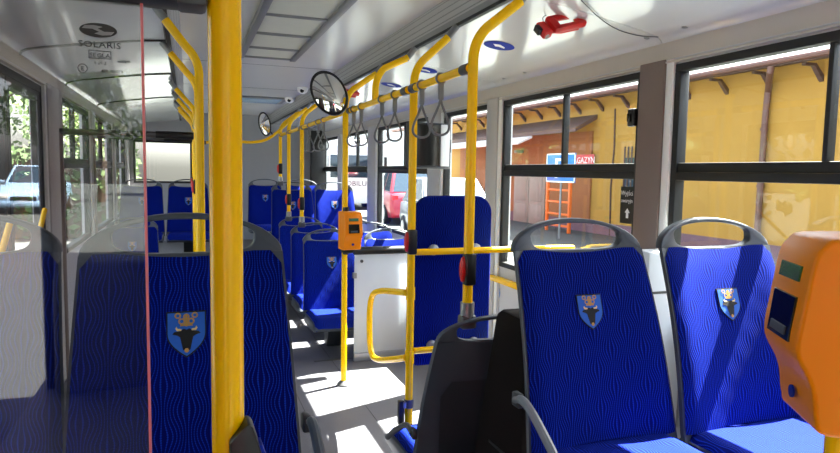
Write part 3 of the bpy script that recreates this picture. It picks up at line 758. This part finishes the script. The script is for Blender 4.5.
def screw(y, l):
    o = MB().lathe([(.012, .002), (.012, -.004), (.005, -.007)], (1.845, y, 1.987), 12).build('screw_cap', 'clampmetal'); tag(o, l, 'screw cap', 'cove screw caps')
for y, l in ((2.03, 'metal screw cap on the cove panel above the pillar nearest the camera'), (2.25, 'second metal screw cap on the cove panel above the pillar'), (3.29, 'small screw cap on the cove panel, upper of the far two'), (3.55, 'small screw cap on the cove panel, farthest one')): screw(y, l)
for x, y, l in ((1.49, 2.93, 'blue oval sticker beside the top of the foreground pole'), (1.44, 3.86, 'blue oval sticker beside the second pole bend'), (1.45, 4.62, 'blue oval sticker farthest along the cove panel')):
    o = MB().lathe([(.072, 0), (.072, -.0008)], (0, 0, 0), 28).build('oval_sticker', 'sticker_blue'); o.location = (x, y, 2.124-.1565*(x-1.0)-.002); o.rotation_euler = (0, .152, 0); o.scale = (1.1, 1.1, 1); tag(o, l, 'sticker', 'blue oval stickers')
    MB().prism([(-.035, -.010), (-.005, -.022), (.030, .0), (.038, .020), (.005, .012), (-.010, .020)], 'z', -.0014, -.0008).build('white_pictogram', 'white', o, smooth=0)
for x, y, l in ((1.075, 7.19, 'white dome camera farther back on the ceiling edge'), (1.06, 6.26, 'white dome camera nearer on the ceiling edge')):
    o = empty('dome_camera', (x, y, ZC)); tag(o, l, 'camera', 'ceiling dome cameras')
    MB().lathe([(.055, 0), (.055, -.018), (.045, -.04), (.02, -.058), (.003, -.062)], (0, 0, 0), 20).build('dome', 'white', o); MB().lathe([(.020, 0), (.018, -.012)], (-.012, -.038, -.034), 12, 'y').build('lens', 'black_gloss', o)
# sensor clip seen through the glass on the left cove
o = empty('cove_sensor', (-.38, 4.4, 2.07)); tag(o, 'small black sensor on the left cove panel', 'sensor'); box('sensor_body', (-.05, -.03, -.02), (.05, .03, .01), 'black', o, .006); box('sensor_foot', (-.02, -.05, -.03), (.03, -.02, -.01), 'shell', o, .004)
# monitor by the window pillar
mo = empty('passenger_monitor', (1.72, 4.42, 1.60)); tag(mo, 'black passenger monitor with white side bezel below the handrail', 'monitor')
box('screen_case', (-.20, -.02, -.165), (.135, .05, .165), 'shell_dark', mo, .006); box('screen', (-.18, -.024, -.150), (.045, -.018, .150), 'black_gloss', mo); box('bezel', (.055, -.026, -.155), (.125, -.016, .155), 'white_panel', mo, .003)
box('lower_lip', (-.19, -.03, -.175), (.13, .03, -.163), 'sleeve', mo, .003); box('wall_bracket', (.12, .0, -.05), (.15, .04, .05), 'sleeve', mo, .004)
# round blue stickers on the panel under the window
for y, z, l in ((3.66, .622, 'round pale blue sticker on the wall panel, right one'), (3.80, .630, 'round pale blue sticker partly behind the blue backboard')):
    o = MB().lathe([(.042, 0), (.042, -.001)], (0, 0, 0), 24, 'x').build('round_sticker', 'sticker_pale'); o.location = (XR-.0015, y, z); tag(o, l, 'sticker', 'round wall stickers')
    MB().lathe([(.028, -.001), (.028, -.0018)], (0, 0, 0), 20, 'x').build('inner_disc', 'sticker_blue', o); box('pictogram', (-.0024, -.012, -.018), (-.0018, .012, .018), 'white', o)
# sticker and latch at the window pillar
o = box('exit_sticker', (-.001, -.052, -.085), (.001, .052, .085), 'black', None, 0); o.location = (XR-.004, 2.388, 1.265); tag(o, 'black emergency exit sticker with white lettering on the window by the pillar', 'sticker')
text('sticker_text', 'Wyjście', .030, 'white', o, (-.0016, 0, .045), (PI/2, 0, -PI/2)); text('sticker_text', 'awaryjne', .026, 'white', o, (-.0016, 0, .012), (PI/2, 0, -PI/2))
MB().prism([(-.008, -.06), (.008, -.06), (.008, -.035), (.018, -.035), (0, -.015), (-.018, -.035), (-.008, -.035)], 'x', -.0018, -.0010).build('arrow', 'white', o, smooth=0)
o = empty('window_latch', (XR-.02, 2.36, 1.66)); tag(o, 'small black window latch on the pillar edge', 'latch'); box('latch_body', (-.016, -.022, -.04), (.01, .022, .04), 'black', o, .008); box('latch_knob', (-.028, -.010, -.02), (-.014, .010, .02), 'black_gloss', o, .005)
# white box between the two right front seats, by the wall
o = empty('wall_heater', (1.80, 2.06, .75)); tag(o, 'white wall box seen between the two right front seats', 'box'); box('heater_body', (-.09, -.05, -.4), (.095, .05, .35), 'white_panel', o, .012); box('heater_slot', (-.07, -.052, .18), (.07, -.048, .19), 'sleeve', o)

# ================================================================== OUTSIDE
GZ = -.35
gd = struct(box('ground', (-60, -70, GZ-.1), (60, 80, GZ), 'asphalt'))
# ---- orange depot building
BX = 11.5
bd = empty('depot_building', (BX, 14, GZ)); tag(bd, 'long orange rendered depot building with brown eaves outside the windows', 'building')
def B(name, a, b, m, bevel=0, par=None):
    c = bd.location
    return box(name, tuple(a[i]-c[i] for i in range(3)), tuple(b[i]-c[i] for i in range(3)), m, par or bd, bevel)
B('wall', (BX, -22, GZ), (BX+.4, 34, 3.72), 'orange_wall')
B('plinth', (BX-.03, -22, GZ), (BX, 34, GZ+.35), 'plinth')
MB().prism([(-.72, 3.98), (4.5, 4.55), (4.5, 4.65), (-.72, 4.08)], 'y', -36, 20).build('roof', 'brown', bd)
MB().prism([(-.70, 3.94), (-.70, 4.08), (-.55, 4.12), (-.55, 3.94)], 'y', -36, 20).build('fascia', 'brown', bd)
MB().tube([(-.74, -36, 4.02), (-.74, 20, 4.02)], .06, 8).build('gutter', 'gutter', bd)
MB().prism([(-.68, 3.96), (0, 4.06), (0, 4.12), (-.68, 4.0)], 'y', -36, 20).build('soffit', 'brown', bd)
brk = MB().prism([(0, 3.62), (0, 3.74), (-.22, 3.95), (-.50, 3.95), (-.50, 3.90), (-.26, 3.90), (-.05, 3.66)], 'y', -.045, .045)
b0 = None
for i in range(34):
    y = 7.8+1.14*i-1.14*14-14
    if b0 is None: b0 = brk.build('bracket', 'brown', bd); ob = b0
    else: ob = b0.copy(); COL.objects.link(ob)
    ob.location = (0, y, 0)
# drainpipe
MB().tube([tuple(Vector(p)-bd.location) for p in [(BX-.70, 9.48, 3.60), (BX-.70, 9.50, 3.50), (BX-.10, 10.05, 3.22), (BX-.10, 10.08, 2.6), (BX-.10, 10.1, GZ+.1)]], .065, 10).build('drainpipe', 'gutter', bd)
for z in (2.4, 1.2, .2): MB().tube([tuple(Vector((BX-.10, 10.09, z))-bd.location), tuple(Vector((BX-.10, 10.09, z+.05))-bd.location)], .08, 10).build('pipe_clip', 'gutter', bd)
# canopy, doors, window bars
cn = MB().prism([(0, 3.42), (-.75, 3.02), (-.75, 3.14), (0, 3.56)], 'y', 2.05, 14).build('canopy', 'canopy_brown', bd)
MB().prism([(-.72, 2.94), (-1.25, 2.72), (-1.25, 2.78), (-.72, 3.02)], 'y', 4.6, 14).build('sunlit_roof_edge', 'sunlit_white', cn)  # white strip painted as the sunlit edge of another roof
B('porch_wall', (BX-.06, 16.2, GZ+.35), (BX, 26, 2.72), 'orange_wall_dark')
for y in (18.72, 19.82):
    d = B('door_leaf', (BX-.10, y, GZ), (BX-.05, y+1.06, 1.62), 'door_grey', .01); B('door_panel', (BX-.115, y+.14, .45), (BX-.10, y+.92, 1.4), 'door_grey', .01, d); B('door_panel', (BX-.115, y+.14, -.2), (BX-.10, y+.92, .32), 'door_grey', .01, d)
    for c in d.children: pass
B('wall_lamp', (BX-.35, 20.3, 2.15), (BX-.06, 20.5, 2.25), 'frame_grey', .02)
wb = B('barred_window', (BX-.015, 13.95, .3), (BX, 14.7, 1.9), 'carglass')
for k in range(5): B('window_bar', (BX-.09, 14.0+.15*k, .2), (BX-.06, 14.03+.15*k, 2.2), 'brown', 0, wb)
# the sign over the store
sg = B('store_sign', (BX-.09, 16.03, 1.68), (BX-.06, 17.2, 2.02), 'sign_red')
o = text('sign_text', 'MAGAZYN', .27, 'white', sg, tuple(Vector((BX-.095, 16.62, 1.76))-bd.location), (PI/2, 0, -PI/2))
# wall crack / vertical conduit
MB().tube([tuple(Vector(p)-bd.location) for p in [(BX-.02, 15.2, 3.3), (BX-.02, 15.17, 2.2), (BX-.02, 15.25, 1.0), (BX-.02, 15.2, GZ)]], .025, 6).build('conduit', 'brown', bd)
for y in (8.2, 12.9): MB().tube([(-.005, y-14, .75), (-.005, y-14, 3.95)], .01, 4).build('render_joint', 'gutter', bd)
# orange rack frame in front of the door
rk = empty('orange_rack', (10.6, 16.6, GZ)); tag(rk, 'orange ladder-like metal rack standing before the grey doors', 'rack')
for y in (-.62, .62): box('upright', (-.04, y-.045, 0), (.04, y+.045, 1.68), 'rack_orange', rk, .006)
for z in (.2, .55, .92, 1.28): box('rung', (-.03, -.6, z-.03), (.03, .6, z+.03), 'rack_orange', rk, .005)
# parking sign
ps = empty('parking_sign', (9.5, 14.82, GZ)); tag(ps, 'blue square parking sign with white letter outside the window', 'sign')
box('sign_plate', (-.012, -.70, 1.535), (.012, .70, 2.32), 'sign_blue', ps, .004)
for a, b in (((-.016, -.70, 1.535), (-.011, .70, 1.57)), ((-.016, -.70, 2.285), (-.011, .70, 2.32)), ((-.016, -.70, 1.535), (-.011, -.665, 2.32)), ((-.016, .665, 1.535), (-.011, .70, 2.32))): box('sign_border', a, b, 'white', ps)
text('sign_letter', 'P', .78, 'white', ps, (-.016, 0, 1.655), (PI/2, 0, -PI/2), scale=(1.75, 1, 1)); tube('sign_post', [(.03, 0, 0), (.03, 0, 2.3)], .03, 'frame_grey', ps)
# grey hall far behind
hl = empty('grey_hall', (14, 44, GZ)); tag(hl, 'pale grey depot hall far behind the coach', 'building')
box('hall_wall', (-11, 0, 0), (14, 9, 5.2), 'hall_grey', hl); box('hall_roof', (-11.2, -.3, 5.2), (14.2, 9.2, 5.5), 'frame_grey', hl)
for x in (-9.5, -6.0, -2.5, 1.0): box('hall_door', (x, -.06, 0), (x+2.6, 0, 3.4), 'pillar_white', hl, .02)

# ---- vehicles
def car(loc, rz, body, label, L=4.3, W=1.78, H=1.55, cat='car', van=False, group=None):
    o = empty('parked_car', loc, (0, 0, rz)); tag(o, label, cat, group)
    hw_ = W/2; belt = H*.60
    # stations along y (front is -y): y, z_low, z_shoulder, half width
    st = [(-L/2, .32, .58, .80), (-L/2+.12, .24, .72, .93), (-L*.28, .20, belt*.97, 1.0), (-L*.05, .20, belt, 1.0), (L*.30, .20, belt+.02, 1.0), (L/2-.12, .24, belt-.02, .95), (L/2, .34, belt-.18, .84)]
    m = MB(); vs = []
    for y, zl, zs, k in st:
        h = hw_*k; vs += [(-h*.92, y, zl), (-h, y, (zl+zs)*.45), (-h*.97, y, zs), (-h*.55, y, zs+.035), (h*.55, y, zs+.035), (h*.97, y, zs), (h, y, (zl+zs)*.45), (h*.92, y, zl)]
    n = 8; fs = [(i*n+k, i*n+(k+1) % n, (i+1)*n+(k+1) % n, (i+1)*n+k) for i in range(len(st)-1) for k in range(n)]
    fs += [tuple(range(n)), tuple((len(st)-1)*n+k for k in range(n))]
    bo = m.add(vs, fs).build('car_body', body, o, .03, smooth=40)
    yr = (-.16*L, .00*L, .34*L, .455*L) if van else (-.20*L, -.02*L, .26*L, .44*L)
    a, b, c, d = yr; bw, tw = hw_*.93, hw_*.74
    cabv = [(-bw, a, belt), (bw, a, belt), (bw, d, belt), (-bw, d, belt), (-tw, b, H), (tw, b, H), (tw, c, H), (-tw, c, H)]
    MB().add(cabv, [(0,3,2,1), (4,5,6,7), (0,1,5,4), (1,2,6,5), (2,3,7,6), (3,0,4,7)]).build('cabin', body, o, .05, seg=3)
    def quad(name, p, mname, off):
        p = [Vector(q) for q in p]; nrm = (p[1]-p[0]).cross(p[2]-p[0]).normalized(); c0 = sum(p, Vector())/4
        if nrm.dot(c0-Vector((0, .1*L, belt*.9))) < 0: nrm = -nrm
        p = [c0+(q-c0)*.86 for q in p]
        return MB().add([q+nrm*off for q in p]+[q-nrm*.01 for q in p], [(0,1,2,3), (7,6,5,4), (0,4,5,1), (1,5,6,2), (2,6,7,3), (3,7,4,0)]).build(name, mname, o, smooth=0)
    V = [Vector(q) for q in cabv]
    quad('windscreen', (V[0], V[1], V[5], V[4]), 'carglass', .012); quad('rear_window', (V[3], V[2], V[6], V[7]), 'carglass', .012)
    for (i0, i1, i2, i3) in ((0, 3, 7, 4), (1, 2, 6, 5)):
        mid0, mid1 = (V[i0]+V[i1])/2, (V[i3]+V[i2])/2
        quad('side_window', (V[i0], mid0, mid1, V[i3]), 'carglass', .012); quad('side_window', (mid0, V[i1], V[i2], mid1), 'carglass', .012)
    for s in (-1, 1):
        for y in (-L*.31, L*.29):
            wv = MB().lathe([(.16, -.10), (.30, -.11), (.325, -.08), (.325, .08), (.30, .11), (.16, .10)], (0, 0, 0), 18, 'x').build('wheel', 'tyre', o, loc=(s*(hw_-.09), y, .325))
            MB().lathe([(.19, -.115), (.19, .115)], (0, 0, 0), 12, 'x').build('hub_cap', 'alu', wv)
        box('headlight', (s*hw_*.50, -L/2-.01, .56), (s*hw_*.86, -L/2+.10, .70), 'lamp', o, .02); box('tail_light', (s*hw_*.66, L/2-.10, belt-.22), (s*hw_*.88, L/2+.0, belt-.06), 'red', o, .02)
        box('side_mirror', (s*(hw_-.02), -.12*L, belt), (s*(hw_+.16), -.12*L+.1, belt+.14), body, o, .03)
    box('grille', (-hw_*.42, -L/2-.012, .50), (hw_*.42, -L/2+.06, .64), 'black', o, .01); box('number_plate', (-.26, -L/2-.02, .36), (.26, -L/2+.04, .47), 'white', o)
    box('bumper', (-hw_*.86, -L/2-.03, .28), (hw_*.86, -L/2+.10, .46), body, o, .03)
    return o
redv = car((7.3, 21.5, GZ), math.radians(172), 'car_red', 'dark red hatchback with white mark parked outside the far window', L=4.4, W=1.85, H=1.74, van=True)
text('white_mark', 'CN', .32, 'white', redv, (.94, -.2, .62), (PI/2, 0, PI/2))
car((5.9, 14.0, GZ), math.radians(-8), 'car_silver', 'pale silver car behind the blue backboard outside the window', H=1.62)
car((-5.5, -26.5, GZ), math.radians(180), 'car_lightblue', 'light blue parked car mirrored in the glass partition', H=1.75, W=1.9)
car((-8.3, -26.2, GZ), math.radians(176), 'car_dark', 'dark parked car beside the light blue one in the reflection', H=1.5)
car((-11.2, -26.0, GZ), math.radians(184), 'car_silver', 'silver parked car at the far left of the reflection', H=1.5)
# coach with its front towards the bus
ch = empty('white_coach', (7.0, 27.5, GZ)); tag(ch, 'white coach parked far outside, its front facing the bus', 'coach')
box('coach_body', (-1.25, 0, .35), (1.25, 11, 3.15), 'coach_white', ch, .12); box('coach_windscreen', (-1.12, -.02, 1.45), (1.12, .06, 2.45), 'carglass', ch, .01); box('destination_glass', (-.9, -.02, 2.55), (.9, .06, 2.85), 'hall_grey', ch, .01)
for s in (-1, 1):
    box('headlight', (s*.75, -.02, .75), (s*1.1, .06, .95), 'lamp', ch, .02)
    for y in (2.2, 8.2): MB().lathe([(.25, -.14), (.48, -.15), (.48, .15), (.25, .14)], (s*1.1, y, .48), 18, 'x').build('wheel', 'tyre', ch)
    for k in range(6): box('side_window', (s*1.235, .8+1.6*k, 1.5), (s*1.26, 2.25+1.6*k, 2.4), 'carglass', ch)
    box('wing_mirror', (s*1.25, -.25, 1.9), (s*1.42, -.10, 2.4), 'black', ch, .03)
text('coach_text', 'MOBILUS', .34, 'car_dark', ch, (0, -.03, 1.08), (PI/2, 0, 0)); box('coach_bumper', (-1.2, -.05, .3), (1.2, .1, .62), 'hall_grey', ch, .03)
# red bus beside the front, mirrored at the far left of the glass
rb = empty('red_bus', (-6.3, -13.2, GZ)); tag(rb, 'red bus parked ahead, mirrored at the left edge of the glass', 'bus')
box('bus_body', (-1.25, -5.5, .32), (1.25, 2.2, 3.1), 'red_bus', rb, .1); box('bus_windscreen', (-1.1, 2.16, 1.2), (1.1, 2.23, 2.6), 'carglass', rb, .01)
for k in range(4): box('side_window', (1.235, -5+1.75*k, 1.35), (1.262, -3.4+1.75*k, 2.5), 'carglass', rb)
for s in (-1, 1):
    for y in (-3.5, .6): MB().lathe([(.25, -.14), (.48, -.15), (.48, .15), (.25, .14)], (s*1.1, y, .48), 18, 'x').build('wheel', 'tyre', rb)
# ---- trees
def tree(loc, h, r, mname, label, n=2600, seed=0, group='trees around the yard'):
    rnd = random.Random(seed)
    o = empty('leafy_tree', loc); tag(o, label, 'tree', group)
    MB().tube(spline([(0, 0, 0), (.1, .05, h*.25), (-.05, 0, h*.5), (.05, .1, h*.8)], 4), [.20]*4+[.16]*4+[.08]*5, 8).build('trunk', 'bark', o)
    for k in range(4):
        a = k*1.6+seed; MB().tube([(0, 0, h*(.3+.08*k)), (math.cos(a)*r*.3, math.sin(a)*r*.3, h*(.45+.08*k)), (math.cos(a)*r*.7, math.sin(a)*r*.7, h*(.58+.08*k))], [.08, .05, .02], 6).build('branch', 'bark', o)
    blobs = [(rnd.uniform(-.6, .6)*r, rnd.uniform(-.6, .6)*r, h*rnd.uniform(.32, .88), r*rnd.uniform(.35, .6)) for _ in range(11)]
    m = MB(); vs = []; fs = []
    for k in range(n):
        bx, by_, bz, br = rnd.choice(blobs)
        d = Vector((rnd.gauss(0, 1), rnd.gauss(0, 1), rnd.gauss(0, 1))).normalized()*br*rnd.uniform(.55, 1.0)**.5
        c = Vector((bx, by_, bz))+d; s = rnd.uniform(.10, .20)
        u = Vector((rnd.gauss(0, 1), rnd.gauss(0, 1), rnd.gauss(0, 1))).normalized(); v = u.orthogonal().normalized()
        i = len(vs); vs += [c-u*s, c+v*s*.55, c+u*s, c-v*s*.55]; fs.append((i, i+1, i+2, i+3))
    cr = m.add(vs, fs).build('crown', mname, o, smooth=0); cr['kind'] = 'stuff'
    return o
for i, (x, y, h, r, l) in enumerate([(-12.5, -33, 8.5, 3.2, 'tall tree at the left of the mirrored row'), (-8, -41, 8.0, 3.0, 'tree behind the mirrored dark car'), (-4, -33, 8.8, 3.2, 'tree behind the mirrored light blue car'), (0, -41, 8.2, 3.0, 'tree at the right of the mirrored row'), (4.5, -33, 8.5, 3.2, 'tree in the mirrored row ahead of the driver')]):
    tree((x, y, GZ), h, r, ('leaf', 'leaf_dark')[i % 2], l, seed=i+1)
for i, (x, y, h, r, l) in enumerate([(-8.0, 12.5, 6.5, 2.6, 'nearest tree beyond the kerb side windows'), (-9.5, 23, 7, 2.8, 'second tree beyond the kerb side windows'), (-8, 30, 7, 3.0, 'third tree beyond the kerb side windows'), (-5, 37, 7.5, 3.2, 'far tree beyond the kerb side rear window')]):
    tree((x, y, GZ), h, r, ('leaf_dark', 'leaf')[i % 2], l, seed=i+20)

# hedge added behind the bus to hide bright sunlit ground, kerb side
hg = empty('added_hedge', (-6.4, 17.5, GZ)); tag(hg, 'added dark hedge hiding bright ground beyond the kerb side rear windows', 'hedge')
rnd = random.Random(5); vs = []; fs = []
for k in range(5200):
    c = Vector((rnd.uniform(-5.2, 5.2), rnd.choice((-.5, .5, rnd.uniform(-.5, .5)))+rnd.uniform(-.12, .12), rnd.uniform(.05, 2.0) if rnd.random() < .8 else 2.0+rnd.uniform(-.1, .15)))
    u = Vector((rnd.gauss(0, 1), rnd.gauss(0, 1), rnd.gauss(0, 1))).normalized(); v = u.orthogonal().normalized(); q = rnd.uniform(.08, .15); i = len(vs)
    vs += [c-u*q, c+v*q*.6, c+u*q, c-v*q*.6]; fs.append((i, i+1, i+2, i+3))
hf = MB().add(vs, fs).build('foliage', 'leaf_dark', hg, smooth=0); hf['kind'] = 'stuff'
MB().box((-5.1, -.42, 0), (5.1, .42, 1.9)).build('twig_core', 'bark', hg, .1)
